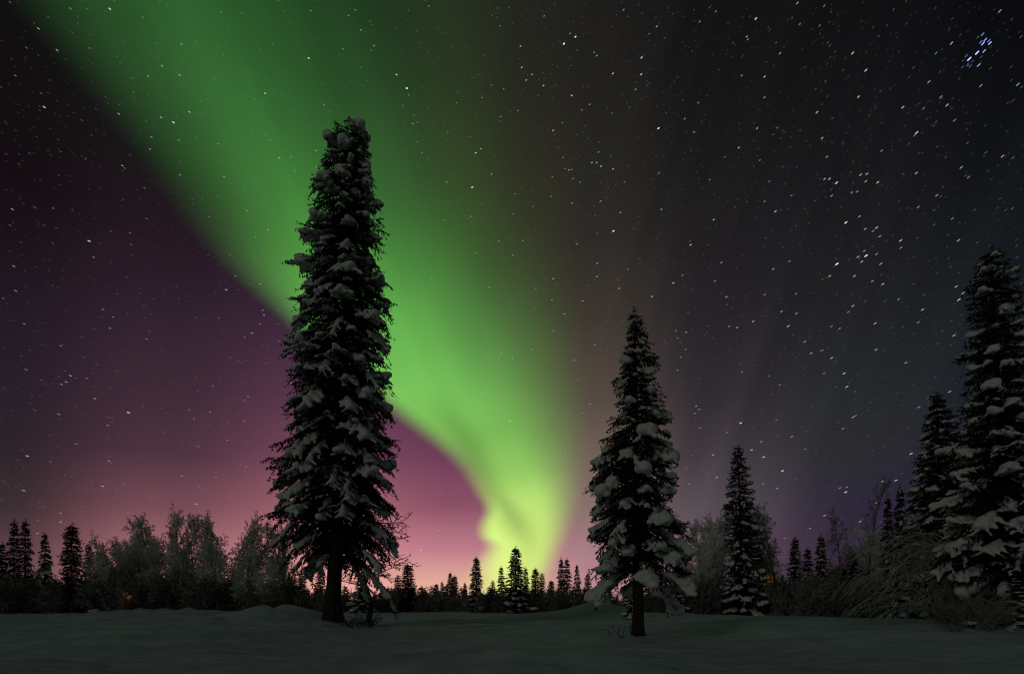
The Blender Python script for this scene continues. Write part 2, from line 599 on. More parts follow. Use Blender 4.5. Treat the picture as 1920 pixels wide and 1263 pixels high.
    P = TS[idx] + TD[idx] * (TL[idx] * u)[:, None] + rng.normal(size=(len(idx), 3)) * blade * .08
    D = TD[idx] + rng.normal(size=(len(idx), 3)) * .42 + np.array([0, 0, -.3])
    Lb = blade * rng.uniform(.55, 1.15, len(idx)); Wb = blade * rng.uniform(.15, .27, len(idx))
    V1, F1 = kites(P, D, Lb, Wb, rng)
    m = rng.random(len(idx)) < .5
    D2 = TD[idx][m] * .4 + np.array([0, 0, -1.0]) + rng.normal(size=(m.sum(), 3)) * .4
    V2, F2 = kites(P[m], D2, Lb[m] * 1.15, Wb[m], rng)
    P0 = np.array([q[0] for q in AX]); P1 = np.array([q[1] for q in AX]); Ra = np.array([q[2] for q in AX])
    V3, F3 = prisms(P0, P1, Ra, Ra * .8)
    wr = np.full(len(TS), blade * .06)
    V4, F4 = prisms(TS, TS + TD * TL[:, None], wr, wr * .6)
    V = np.vstack([V1, V2, V3, V4]); F = np.vstack([F1, F2 + len(V1), F3 + len(V1) + len(V2), F4 + len(V1) + len(V2) + len(V3)])
    crown = mesh_np(name + '_crown', V, F, MAT['needle'])
    # trunk: tapered, slightly irregular, flared foot
    nz_, na = 26, 14
    vs, fs = [], []
    for i in range(nz_):
        f = (i / (nz_ - 1)) ** 1.5
        zz = -0.25 + (H * .985 + .25) * f
        r = trunk_r * (1 - .93 * max(0, zz) / H) + trunk_r * (flare - 1) * math.exp(-max(0, zz) / (trunk_r * 1.6))
        for j in range(na):
            q = 2 * math.pi * j / na
            rj = r * (1 + .07 * math.sin(3 * q + seed) + .05 * math.sin(5 * q + zz * 2.0))
            vs.append((lean[0] * zz + rj * math.cos(q), lean[1] * zz + rj * math.sin(q), zz))
    for i in range(nz_ - 1):
        for j in range(na):
            fs.append((i * na + j, i * na + (j + 1) % na, (i + 1) * na + (j + 1) % na, (i + 1) * na + j))
    trunk = mesh_np(name + '_trunk', vs, fs, MAT['bark'], True)
    snow = blob_mesh(name + '_snow', SC, SR, flat, voxel, MAT['snow'], 4, rng) if SC else None
    print(name, 'faces', len(F), 'snow', len(SC), len(snow.polygons) if snow else 0, 'pads', len(PADS))
    return trunk, crown, snow


def silhouette(tab, axis, base_y, D, soft=1.0):
    """half widths (m) left and right of the axis against height, read off the photo rows"""
    (xb, yb), (xt, yt) = axis
    rows = sorted([((base_y - y) / FPX * D, y, l, r) for y, l, r in tab])
    hs = np.array([q[0] for q in rows])
    ax = np.array([xb + (xt - xb) * (yb - q[1]) / (yb - yt) for q in rows])
    Ls = np.maximum(.02, (ax - np.array([q[2] for q in rows])) / FPX * D)
    Rs = np.maximum(.02, (np.array([q[3] for q in rows]) - ax) / FPX * D)

    def f(z, a):
        if z < hs[0] - .3 or z > hs[-1] + .3:
            return 0.0
        l = np.interp(z, hs, Ls); r = np.interp(z, hs, Rs)
        c = math.cos(a)
        w = .5 + .5 * c
        return float((l * (1 - w) + r * w) * soft)
    return f


def tree_from(name, meshes, label, loc, rz=0.0, group=None, scale=(1, 1, 1), cat='tree'):
    t = thing(name, label, cat, loc, rz, group, scale)
    for nm, me in zip(('trunk', 'crown', 'snow'), meshes):
        for m_ in (me if isinstance(me, list) else [me] if me else []):
            o = link(nm, m_, t)
            if nm == 'snow':
                o['kind'] = 'stuff'
    return t


def place(px, D):
    x = wx(px, D)
    return (x, D, gzf(x, D))


# --- the tall spruce
DB = 25.6
BIG = [(230, 640, 690), (250, 615, 702), (280, 612, 692), (300, 608, 694), (330, 604, 698), (350, 588, 704), (380, 583, 708), (400, 570, 714),
       (430, 566, 722), (462, 572, 716), (480, 542, 714), (496, 542, 710), (515, 582, 724), (550, 560, 736), (580, 553, 741), (605, 546, 742),
       (640, 540, 746), (660, 534, 722), (700, 518, 738), (740, 530, 738), (780, 530, 736), (810, 514, 750), (850, 504, 748), (880, 500, 750),
       (920, 508, 752), (950, 512, 748), (1000, 512, 748), (1030, 545, 748), (1050, 575, 745), (1065, 600, 742)]
axb = ((624, 1175), (663, 230))
Hb = (1175 - 244) / FPX * DB
rf_big = silhouette(BIG, axb, 1175, DB, 1.06)
m_big = spruce_meshes('tall_spruce', Hb, rf_big, 11, .30, 12, 2.9,
                      slope=lambda f: -.05 + .30 * f, droop=lambda f: .66 - .20 * f,
                      twig_step=.19, blade=.105, pad=.92, snow_r=lambda f: .215 + .13 * f, voxel=.045,
                      trunk_r=.34, lean=((663 - 624) / (1175 - 230), 0.0), finger=.52, small=.5, jit=.45, flare=1.6, bare=5.1, lead=2, clump=.34, keep=.45, taper=.42)
tall = tree_from('spruce_tree', m_big, 'tallest spruce, narrow snow-laden column standing against the green aurora', place(624, DB))

# --- the spruce right of centre
DR = 19.7
RT = [(582, 1184, 1196), (610, 1180, 1206), (635, 1178, 1228), (660, 1170, 1224), (680, 1164, 1238), (700, 1146, 1226), (740, 1154, 1248),
      (770, 1158, 1248), (790, 1126, 1264), (810, 1120, 1262), (840, 1108, 1270), (870, 1100, 1276), (900, 1100, 1266), (930, 1098, 1284),
      (960, 1095, 1297), (985, 1095, 1300), (1005, 1106, 1296), (1030, 1108, 1304), (1055, 1105, 1306), (1070, 1110, 1296)]
axr = ((1197, 1190), (1190, 580))
Hr = (1190 - 582) / FPX * DR
m_r = spruce_meshes('snowy_spruce', Hr, silhouette(RT, axr, 1190, DR, 1.03), 23, .28, 12, 2.0,
                    slope=lambda f: -.02 + .30 * f, droop=lambda f: .68 - .22 * f, twig_step=.16, blade=.085,
                    pad=.76, snow_r=lambda f: .33 - .09 * f, voxel=.036, trunk_r=.20,
                    lean=((1190 - 1197) / 610.0, 0.0), finger=.46, small=.35, jit=.3, flare=1.25, bare=2.7, taper=.58)
tree_from('spruce_tree', m_r, 'snow-cushioned cone spruce alone in the clearing right of the aurora', place(1197, DR))

# --- the spruce cut by the right edge
DE = 20.5
ED = [(478, 1852, 1866), (520, 1830, 1890), (560, 1813, 1905), (600, 1824, 1912), (640, 1826, 1915), (670, 1806, 1930), (700, 1822, 1935),
      (760, 1815, 1945), (800, 1800, 1955), (850, 1785, 1975), (900, 1780, 1985), (950, 1784, 1990), (1000, 1770, 2000), (1040, 1776, 2005),
      (1070, 1800, 2000), (1095, 1822, 1985)]
m_e = spruce_meshes('edge_spruce', (1187 - 476) / FPX * DE, silhouette(ED, ((1892, 1187), (1858, 476)), 1187, DE, 1.08), 37, .32, 11, 1.7,
                    slope=lambda f: .0 + .25 * f, droop=lambda f: .5 - .2 * f, twig_step=.18, blade=.10,
                    pad=.85, snow_r=lambda f: .37 - .15 * f, voxel=.05, trunk_r=.24,
                    lean=((1858 - 1892) / 711.0, 0.0), finger=.46, small=.4, jit=.36, taper=.48)
tree_from('spruce_tree', m_e, 'large dark spruce with heavy snow pillows cut off by the right edge', place(1892, DE))

# --- second spruce on the right
DS = 31.0
S2 = [(737, 1752, 1764), (760, 1744, 1774), (790, 1738, 1796), (830, 1733, 1802), (880, 1716, 1812), (930, 1710, 1815), (980, 1706, 1818),
      (1030, 1704, 1820), (1080, 1702, 1822), (1125, 1712, 1815)]
m_s = spruce_meshes('right_spruce', (1160 - 735) / FPX * DS, silhouette(S2, ((1764, 1160), (1758, 735)), 1160, DS, 1.08), 41, .32, 10, .8,
                    slope=lambda f: .05 + .2 * f, droop=lambda f: .45, twig_step=.22, blade=.13, pad=.62,
                    snow_r=lambda f: .22 - .05 * f, voxel=.06, trunk_r=.2, lean=(-6 / 425.0, 0), small=.5, jit=.3)
tree_from('spruce_tree', m_s, 'tapered snowy spruce just left of the big one at the right edge', place(1764, DS))

# --- spruce between the two frosted birches
DM = 47.0
S3 = [(836, 1381, 1388), (870, 1372, 1400), (905, 1366, 1408), (940, 1356, 1415), (980, 1362, 1420), (1020, 1362, 1424), (1070, 1358, 1430),
      (1110, 1352, 1434), (1140, 1356, 1430)]
m_m = spruce_meshes('mid_spruce', (1150 - 834) / FPX * DM, silhouette(S3, ((1394, 1150), (1384, 834)), 1150, DM, 1.08), 43, .40, 9, .6,
                    slope=lambda f: .15 + .2 * f, droop=lambda f: .42, twig_step=.3, blade=.17, pad=.75,
                    snow_r=lambda f: .25 - .06 * f, voxel=.08, trunk_r=.2, lean=(-10 / 316.0, 0), small=.5, jit=.35)
tree_from('spruce_tree', m_m, 'slim pointed spruce between two frosted birches right of the snowy cone spruce', place(1394, DM))


# --- prototypes for the forest edge (10 m tall; copied and scaled)
def cone_profile(H, rmax, p=.8, z0=.3, nib=.0, seed=0):
    rr = random.Random(seed)
    ph = [rr.random() * 6.28 for _ in range(4)]

    def f(z, a):
        t = 1 - z / H
        if t <= 0:
            return 0.0
        return rmax * (t ** p) * (1 + .22 * math.sin(z * 2.3 + a + ph[0]) + .15 * math.sin(z * 4.1 - 2 * a + ph[1]))
    return f


def proto(name, rmax, p, seed, nb, slope, droop, pad, sr, small, dz=.46, blade=.19, clump=.3):
    return spruce_meshes(name, 10.0, cone_profile(10.0, rmax, p, seed=seed), seed, dz, nb, .5, lambda f: slope, lambda f: droop,
                         .34, blade, pad, lambda f: sr, .09, .14, jit=.45, small=small, clump=clump, flat=.8)


PROTO = {
    'open': proto('open_spruce', 1.25, .75, 51, 7, .12, .45, .75, .26, .4),
    'column': proto('column_spruce', 1.05, .38, 52, 12, .0, .35, 1.5, .18, .15),
    'broad': proto('broad_spruce', 1.9, .85, 53, 6, .05, .6, .7, .36, .6),
    'slim': proto('slim_spruce', .85, .7, 54, 7, .15, .45, .9, .2, .25),
    'dense': proto('dense_spruce', 1.55, .7, 55, 10, .10, .45, .7, .26, .4),
}
HALF = {'open': 1.2, 'column': 1.05, 'broad': 1.9, 'slim': .85, 'dense': 1.55}

EDGE = [  # px, top row, half width px, distance, kind, label
    (3, 1018, 24, 56, 'dense', 'dark spruce cut off by the left edge of the forest'),
    (26, 975, 21, 58, 'open', 'thin-topped spruce, left one of the pair near the left edge'),
    (47, 975, 22, 57, 'open', 'thin-topped spruce, right one of the pair near the left edge'),
    (84, 1000, 30, 54, 'broad', 'snow-draped broad spruce between the pointed pair and the dark column spruce'),
    (134, 983, 22, 52, 'column', 'black columnar spruce with blunt top left of the frosted birches'),
    (167, 1019, 15, 60, 'slim', 'thin spruce tip rising between black columnar spruce and frosted birches'),
    (566, 1062, 14, 58, 'slim', 'narrow spruce silhouetted left of the tall spruce trunk'),
    (600, 1072, 16, 60, 'slim', 'narrow spruce half hidden behind the tall spruce trunk'),
    (676, 1075, 30, 50, 'broad', 'snowy small spruce behind the shrub at the tall spruce foot'),
    (746, 1078, 14, 60, 'slim', 'short thin spruce directly left of the dense one right of the tall spruce'),
    (765, 1057, 19, 52, 'column', 'dense upright spruce standing just right of the tall spruce'),
    (818, 1094, 9, 70, 'column', 'low blunt spruce between the dense upright one and the twin-topped one'),
    (829, 1090, 8, 66, 'slim', 'low spruce just left of the twin-topped spruces under pink sky'),
    (844, 1073, 14, 60, 'dense', 'taller of the twin-topped spruces under the pink sky'),
    (852, 1079, 11, 61, 'column', 'shorter of the twin-topped spruces under the pink sky'),
    (872, 1092, 8, 68, 'slim', 'stubby spruce left of the spruce at the aurora left foot'),
    (893, 1044, 22, 53, 'dense', 'pointed spruce at the left foot of the aurora'),
    (924, 1088, 9, 62, 'slim', 'small spruce left of the slender one beside the central spruce'),
    (940, 1062, 14, 57, 'open', 'slender spruce immediately left of the central spruce'),
    (967, 1026, 32, 50, 'dense', 'largest spruce at the foot of the aurora, centre of the treeline'),
    (986, 1064, 13, 58, 'open', 'slender spruce immediately right of the central spruce'),
    (1004, 1065, 12, 60, 'column', 'slim spruce, second to the right from the central spruce'),
    (1016, 1074, 11, 61, 'slim', 'slim spruce, third to the right from the central spruce'),
    (1034, 1088, 11, 60, 'column', 'stumpy spruce at the right foot of the aurora'),
    (1052, 1047, 15, 56, 'open', 'left tip of the trio of spruces left of the snowy cone spruce'),
    (1063, 1047, 16, 57, 'open', 'middle tip of the trio of spruces left of the snowy cone spruce'),
    (1082, 1059, 19, 54, 'broad', 'right and widest of the trio of spruces left of the snowy cone spruce'),
    (1102, 1074, 12, 60, 'slim', 'small spruce showing past the lower left of the snowy cone spruce'),
    (1183, 1086, 22, 38, 'broad', 'little snowy spruce behind the trunk of the cone spruce'),
    (1270, 1085, 22, 47, 'broad', 'short snowy spruce under the right skirt of the cone spruce'),
    (1491, 1007, 24, 50, 'dense', 'snowy spruce, left of three small ones under the violet sky'),
    (1515, 1027, 20, 53, 'open', 'shortest spruce, middle of three small ones under the violet sky'),
    (1540, 1004, 24, 49, 'dense', 'snowy spruce, right of three small ones under the violet sky'),
    (1598, 1030, 26, 44, 'dense', 'dark spruce behind the bent frosted branches and the leafless birch'),
    (1665, 930, 20, 40, 'open', 'left of two spruce tips above the bent frosted birch'),
    (1688, 913, 24, 38, 'dense', 'right and higher of two spruce tips above the bent frosted birch'),
]
for i, (px, ty, hw, D, kind, label) in enumerate(EDGE):
    loc = place(px, D)
    H = CAMH + (HOR - ty) / FPX * D - loc[2]
    sz = H / 10.0
    sx = hw / FPX * D / HALF[kind] * 1.05
    sx = max(sx, sz * .45)
    tree_from('spruce_tree', PROTO[kind], label, loc, (i * 2.399) % 6.28, 'spruces along the forest edge', (sx, sx, sz))

# ------------------------------------------------------------------ frosted leafless trees


def rot_about(v, axis, ang):
    return v * math.cos(ang) + np.cross(axis, v) * math.sin(ang) + axis * np.dot(axis, v) * (1 - math.cos(ang))


def branchy(seed, stems, H, spread, levels=4, kids=(9, 7, 5), ratio=(.42, .45, .5), twig_r=.012, gravity=.0, stem_r=.09, start=.2, up=.12,
            wig=.16, ang=(35, 65)):
    rnd = random.Random(seed); rng = np.random.default_rng(seed)
    wood, fine = [[] for _ in range(stems)], []

    cur = [0]

    def grow(p, d, L, r, lev):
        n = 5 if lev < 2 else (3 if lev == 2 else 2)
        pts = [p]; dirs = [d]
        for i in range(n):
            d = unit(d + rng.normal(size=3) * wig + np.array([0, 0, up if lev < 2 else -gravity]))
            p = p + d * (L / n)
            pts.append(p); dirs.append(d)
        for i in range(n):
            seg = (pts[i], pts[i + 1], max(twig_r, r * (1 - i / n * .8)), max(twig_r, r * (1 - (i + 1) / n * .8)))
            (wood[cur[0]] if lev == 0 else fine).append(seg)
        if lev + 1 < levels:
            nk = kids[min(lev, len(kids) - 1)]
            nk = max(2, int(nk * rnd.uniform(.75, 1.25)))
            s0 = start if lev == 0 else .15
            for k in range(nk):
                s = s0 + (1 - s0) * (k + rnd.random()) / nk
                i = min(n - 1, int(s * n)); f = s * n - i
                q = pts[i] + (pts[i + 1] - pts[i]) * f
                dd = dirs[i + 1]
                ax = unit(np.cross(dd, rng.normal(size=3)))
                nd_ = rot_about(dd, ax, R(rnd.uniform(*ang)))
                grow(q, nd_, L * ratio[min(lev, len(ratio) - 1)] * rnd.uniform(.7, 1.2) * (1.05 - .45 * s), max(twig_r, r * (1 - .75 * s) * .5), lev + 1)
    for k in range(stems):
        cur[0] = k
        a = rnd.random() * 6.28
        d = unit(np.array([math.cos(a) * spread, math.sin(a) * spread, 1.0]))
        p = np.array([math.cos(a) * .25 * (stems > 1), math.sin(a) * .25 * (stems > 1), -.2])
        grow(p, d, H * rnd.uniform(.8, 1.0), stem_r, 0)

    def pack(S, sides):
        return prisms(np.array([s[0] for s in S]), np.array([s[1] for s in S]), np.array([s[2] for s in S]), np.array([s[3] for s in S]), sides)
    return [pack(w, 6) for w in wood], pack(fine, 3)


def bare_proto(name, matw, matf, **kw):
    W, (V2, F2) = branchy(**kw)
    top = max(max(V[:, 2].max() for V, F in W), V2[:, 2].max()); wid = np.percentile(np.abs(V2[:, :2]), 97)
    return ([mesh_np(name + '_trunk', V, F, matw, True) for V, F in W], mesh_np(name + '_crown', V2, F2, matf), None), top, wid


BARE = {
    'birch': bare_proto('birch', MAT['twig'], MAT['frost'], seed=61, stems=1, H=8.5, spread=.05, kids=(74, 10, 5), ratio=(.29, .42, .5), twig_r=.020, stem_r=.11, start=.12, ang=(38, 68), wig=.12),
    'birch2': bare_proto('birch_b', MAT['twig'], MAT['frost'], seed=62, stems=2, H=8.0, spread=.10, kids=(56, 9, 5), ratio=(.31, .42, .5), twig_r=.020, stem_r=.09, start=.12, ang=(38, 68), wig=.12),
    'snag': bare_proto('snag', MAT['bark'], MAT['twig'], seed=66, stems=1, H=6.0, spread=.04, kids=(34, 8, 4), ratio=(.42, .4, .45), twig_r=.014, stem_r=.09, start=.38, ang=(60, 88), wig=.15, up=.05),
    'round': bare_proto('willow', MAT['twig'], MAT['frost'], seed=63, stems=4, H=6.5, spread=.35, kids=(32, 9, 5), ratio=(.36, .42, .5), twig_r=.020, stem_r=.08, gravity=.10),
    'thin': bare_proto('thin_birch', MAT['twig'], MAT['dim_frost'], seed=64, stems=1, H=10.0, spread=.03, kids=(24, 6, 4), ratio=(.2, .5, .5), twig_r=.016, stem_r=.12, start=.35),
    'crook': bare_proto('crooked_birch', MAT['twig'], MAT['dim_frost'], seed=65, stems=1, H=8.5, spread=.15, kids=(18, 8, 5), ratio=(.36, .5, .5), twig_r=.020, stem_r=.13, start=.3, gravity=.2),
}
LEAFLESS = [  # px, top row, half width px, distance, kind, label, material
    (205, 996, 48, 53, 'round', 'low rounded frosted tree, leftmost of the frosted birches'),
    (240, 990, 50, 55, 'round', 'frosted tree with a wide flat crown, second from left of the frosted birches'),
    (272, 990, 52, 56, 'birch2', 'dense frosted tree just right of the orange lamp'),
    (306, 960, 42, 54, 'birch', 'tall frosted birch, left of the twin peaks among the left birches'),
    (334, 950, 40, 55, 'birch2', 'tall frosted birch, right of the twin peaks among the left birches'),
    (362, 1000, 40, 57, 'round', 'lower frosted tree in the dip right of the twin-peaked birches'),
    (393, 950, 44, 53, 'birch', 'frosted birch with a sharp high top halfway between lamp and tall spruce'),
    (430, 975, 44, 56, 'round', 'full frosted crown right of the sharp-topped birch'),
    (452, 962, 48, 54, 'birch2', 'broad frosted birch with bare twigs sticking up from its top'),
    (494, 978, 46, 53, 'birch', 'frosted birch touching the left side of the tall spruce'),
    (560, 1035, 44, 62, 'birch2', 'backlit bare tree glowing pink through twigs left of the tall trunk'),
    (690, 938, 92, 28.6, 'snag', 'bare tree poking ragged twigs past the right side of the tall spruce'),
    (1318, 956, 42, 50, 'birch', 'frosted birch touching the right side of the snowy cone spruce'),
    (1347, 951, 46, 52, 'birch2', 'frosted birch immediately left of the slim pointed spruce'),
    (1436, 938, 52, 50, 'birch2', 'frosted birch immediately right of the slim pointed spruce'),
    (1462, 938, 40, 48, 'crook', 'crooked frosted birch with a branch arching out over the violet sky'),
    (1300, 1010, 40, 54, 'round', 'low frosted tree in the gap under the right side of the cone spruce'),
    (1648, 962, 62, 44, 'round', 'wide frosted tree behind the top of the bent birch'),
    (1725, 948, 56, 40, 'round', 'frosted tree between the bent birch and the tapered snowy spruce'),
    (1580, 950, 40, 42, 'crook', 'crooked leafless birch above the small spruces on the right'),
    (1625, 896, 30, 43, 'thin', 'tall thin leafless tree above the bent frosted birch'),
    (1712, 905, 12, 40, 'thin', 'very thin leafless stem beside the tapered snowy spruce'),
]
for i, (px, ty, hw, D, kind, label) in enumerate(LEAFLESS):
    meshes, top, wid = BARE[kind]
    loc = place(px, D)
    H = CAMH + (HOR - ty) / FPX * D - loc[2]
    sx = max(hw / FPX * D / wid * 1.1, .35)
    tree_from('birch_tree', meshes, label, loc, (i * 1.7) % 6.28, 'leafless trees along the forest edge', (sx, sx, H / top))


# ------------------------------------------------------------------ low growth: uncountable thicket and far wood
def scatter(name, protos, spots, mat, label):
    rng = np.random.default_rng(5)
    Vs, Fs, off = [], [], 0
    for i, (x, y, z, sx, sz) in enumerate(spots):
        V, F = protos[i % len(protos)]
        a = rng.random() * 6.28
        c, s = math.cos(a), math.sin(a)
        W = np.stack([(V[:, 0] * c - V[:, 1] * s) * sx + x, (V[:, 0] * s + V[:, 1] * c) * sx + y, V[:, 2] * sz + z], axis=1)
        Vs.append(W); Fs.append(F + off); off += len(V)
    o = link(name, mesh_np(name, np.vstack(Vs), np.vstack(Fs), mat))
    o['kind'] = 'stuff'; o['label'] = label
    return o


shr = []
for sd in (71, 72, 73):
    W, (V2, F2) = branchy(seed=sd, stems=7, H=1.7, spread=.7, levels=3, kids=(9, 5), ratio=(.5, .55), twig_r=.018, stem_r=.03, gravity=.12, start=.1)
    Va, Fa, n_ = [V2], [F2], len(V2)
    for V, F in W:
        Va.append(V); Fa.append(F + n_); n_ += len(V)
    shr.append((np.vstack(Va), np.vstack(Fa)))
rng0 = random.Random(9)
spots = []
for k in range(330):
    px = rng0.uniform(-60, 1800)
    D = rng0.uniform(51.5, 62) if px < 1480 else rng0.uniform(40, 52)
    if 1240 < px < 1480:
        D = rng0.uniform(48, 56)
    tall_ = 1.0 + (.7 if px < 560 else 0) + (.6 if px > 1230 else 0)
    x = wx(px, D)
    h = rng0.uniform(.7, 1.5) * tall_
    spots.append((x, D, gzf(x, D), h * .95, h))
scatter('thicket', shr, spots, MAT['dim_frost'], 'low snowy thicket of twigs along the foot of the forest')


def wood_proto(seed, w):
    t, c, s = spruce_meshes('wood', 10.0, cone_profile(10.0, w, .7, seed=seed), seed, .9, 5, .3, lambda f: .1, lambda f: .45, .7, .42,
                            90.0, lambda f: .1, .2, .16, jit=.4, small=0)
    V = np.empty(len(c.vertices) * 3, dtype=np.float32); c.vertices.foreach_get('co', V)
    F = np.empty(len(c.loops), dtype=np.int32); c.loops.foreach_get('vertex_index', F)
    out = (V.reshape(-1, 3).astype(float), F.reshape(-1, 4))
    bpy.data.meshes.remove(c); bpy.data.meshes.remove(t)
    return out


wp = [wood_proto(81, 1.5), wood_proto(82, 1.1), wood_proto(83, 1.8)]
spots = []
for k in range(420):
    px = rng0.uniform(-120, 2050)
    D = rng0.uniform(64, 115)
    x = wx(px, D)
    ty = 1102 + rng0.uniform(-8, 12)
    if px < 560:
        ty = np.interp(px, [0, 150, 250, 450, 560], [1085, 1100, 1100, 1098, 1104]) + rng0.uniform(-12, 20)
    if px > 1120:
        ty = np.interp(px, [1120, 1300, 1500, 1700, 2000], [1104, 1090, 1085, 1040, 1010]) + rng0.uniform(-12, 25)
    H = CAMH + (HOR - ty) / FPX * D
    spots.append((x, D, -.3, H / 10 * 1.5, H / 10))
scatter('distant_wood', wp, spots, MAT['needle'], 'dark mass of low forest far behind the clearing')

# ------------------------------------------------------------------ bent birch under snow


def bent_birch():
    t = thing('bent_birch', 'snow-bowed birch with pale branches arching down to the left under the right spruces', 'tree', place(1790, 25.0))
    rnd = random.Random(3); rng = np.random.default_rng(3)
    segs, main = [], []
    ox, oy = t.location.x, t.location.y
    for k in range(70):
        # each stem rises, sweeps out to the left and droops at its end
        D1 = rnd.uniform(-2.2, 1.8)
        reach = rnd.uniform(1.6, 5.6) * (1 if rnd.random() < .93 else -.3)
        top = rnd.uniform(.8, 4.9)
        top *= .55 + .45 * min(1, abs(reach) / 4.0)
        end = max(.2, top - abs(reach) * rnd.uniform(.15, .48))
        n = 14
        p0 = np.array([rnd.uniform(-.5, .9), rnd.uniform(-.7, .7), -.1])
        pts = []
        for i in range(n + 1):
            s = i / n
            h = top * (1 - (1 - min(1, s / .42)) ** 2.2) if s < .42 else top - (top - end) * ((s - .42) / .58) ** 2.2
            pts.append(p0 + np.array([-reach * s, D1 * s, h]) + rng.normal(size=3) * .022)
        r0 = rnd.choice((.016, .024, .034, .05))
        for i in range(n):
            (main if k < 6 else segs).append((pts[i], pts[i + 1], r0 * (1 - .5 * i / n), r0 * (1 - .5 * (i + 1) / n)))
            if i > 4:
                for q in range(1):
                    d = unit(pts[i + 1] - pts[i] + rng.normal(size=3) * .22 + np.array([0, 0, -.3]))
                    l = rnd.uniform(.15, .6) * (2.2 if rnd.random() < .2 else 1)
                    e = pts[i] + d * l + np.array([0, 0, -.12 * l])
                    segs.append((pts[i], e, .013, .009))
    for nm, S, mt, sd in [('trunk', main[q * 14:q * 14 + 14], MAT['rime'], 6) for q in range(6)] + [('crown', segs, MAT['rime'], 4)]:
        V, F = prisms(np.array([q[0] for q in S]), np.array([q[1] for q in S]), np.array([q[2] for q in S]), np.array([q[3] for q in S]), sd)
        link(nm, mesh_np('bent_birch_' + nm, V, F, mt, True), t)


bent_birch()


# ------------------------------------------------------------------ foreground shrubs
def shrub(px, D, label, seed, H, spread, stems, mats, scale=(1, 1, 1), **kw):
    W, (V2, F2) = branchy(seed=seed, stems=stems, H=H, spread=spread, levels=3, ratio=(.45, .5), twig_r=.009, stem_r=.018, start=.15, **kw)
    t = thing('bare_shrub', label, 'shrub', place(px, D), 0, None, scale)
    for V, F in W:
        link('stem', mesh_np('shrub_stem', V, F, mats[0], True), t)
    link('twigs', mesh_np('shrub_twigs', V2, F2, mats[1]), t)['kind'] = 'stuff'
    return t


shrub(676, 24.3, 'bare brown shrub growing at the foot of the tall spruce', 91, .95, .85, 16, (MAT['twig'], MAT['twig']), (1.0, .7, .85), kids=(6, 4))
shrub(1176, 19.6, 'few dead stalks sticking from the snow left of the cone spruce trunk', 92, .75, 1.0, 5, (MAT['twig'], MAT['twig']), kids=(3, 2))
shrub(1815, 18.0, 'snow-dusted bushy shrub in front of the right-edge spruce', 93, 1.3, .8, 18, (MAT['dim_frost'], MAT['dim_frost']), (1.3, .9, .95), kids=(8, 5))
shrub(1842, 18.9, 'darker twiggy shrub between the snow-dusted bush and the right-edge spruce trunk', 94, 1.2, .7, 14, (MAT['twig'], MAT['dim_frost']), (1.0, .9, 1.0), kids=(8, 5))
shrub(1475, 33.5, 'single dry stalk standing in the open snow on the right', 95, .35, .05, 1, (MAT['twig'], MAT['twig']), kids=(2, 1))

tree_from('spruce_tree', PROTO['broad'], 'sagging snow-capped spruce sapling in front of the right-edge spruce', place(1905, 18.8), 1.0, None, (.55, .55, .16))


# ------------------------------------------------------------------ snow-capped lumps
def snow_lump(px, D, w, h, label, seed):
    rng = np.random.default_rng(seed)
    t = thing('snowy_stump', label, 'stump', place(px, D))
    bm = bmesh.new()
    bmesh.ops.create_cone(bm, cap_ends=True, segments=14, radius1=w * .45, radius2=w * .36, depth=h)
    bmesh.ops.translate(bm, verts=bm.verts, vec=(0, 0, h * .4))
    for v in bm.verts:
        v.co.x *= 1 + .12 * math.sin(7 * math.atan2(v.co.y, v.co.x)); v.co.y *= 1 + .1 * math.cos(5 * math.atan2(v.co.y, v.co.x))
    me = bpy.data.meshes.new('stump_wood'); bm.to_mesh(me); bm.free(); me.materials.append(MAT['bark'])
    link('stump', me, t)
    C = np.concatenate([[[0, 0, h * .95]], rng.normal(size=(9, 3)) * [w * .14, w * .14, .02] + [0, 0, h * .92]])
    Rr = np.concatenate([[w * .45], rng.uniform(.2, .35, 9) * w])
    link('snow', blob_mesh('stump_snow', C, Rr, .55, w * .06, MAT['snow'], 3), t)


snow_lump(179, 49.0, .75, .3, 'snow-capped stump at the dark left treeline', 1)
snow_lump(741, 47.0, .55, .22, 'small snow-capped stump at the treeline right of the tall spruce', 2)
snow_lump(1818, 18.4, .36, .16, 'snow-capped stump among the shrubs at lower right', 3)


# ------------------------------------------------------------------ pole fence among the left birches
def rail_fence():
    Df = 47.0
    t = thing('rail_fence', 'low weathered pole fence half hidden under the left frosted birches', 'fence', place(470, Df))
    x0 = t.location.x; z0 = t.location.z
    for px in (418, 446, 478, 510, 540):
        x, _, z = place(px, Df)
        V, F = prisms(np.array([[x - x0, 0, z - z0 - .2]]), np.array([[x - x0 + .04, 0, z - z0 + .85]]), np.array([.06]), np.array([.055]), 8)
        link('post', mesh_np('fence_post', V, F, MAT['wood'], True), t)
    for zz in (.35, .68):
        P0, P1 = [], []
        pxs = np.linspace(405, 552, 9)
        q = [np.array([place(p, Df)[0] - x0, .085, place(p, Df)[2] - z0 + zz + .03 * math.sin(p)]) for p in pxs]
        V, F = prisms(np.array(q[:-1]), np.array(q[1:]), np.full(8, .035), np.full(8, .035), 8)
        link('rail', mesh_np('fence_rail', V, F, MAT['wood'], True), t)


rail_fence()


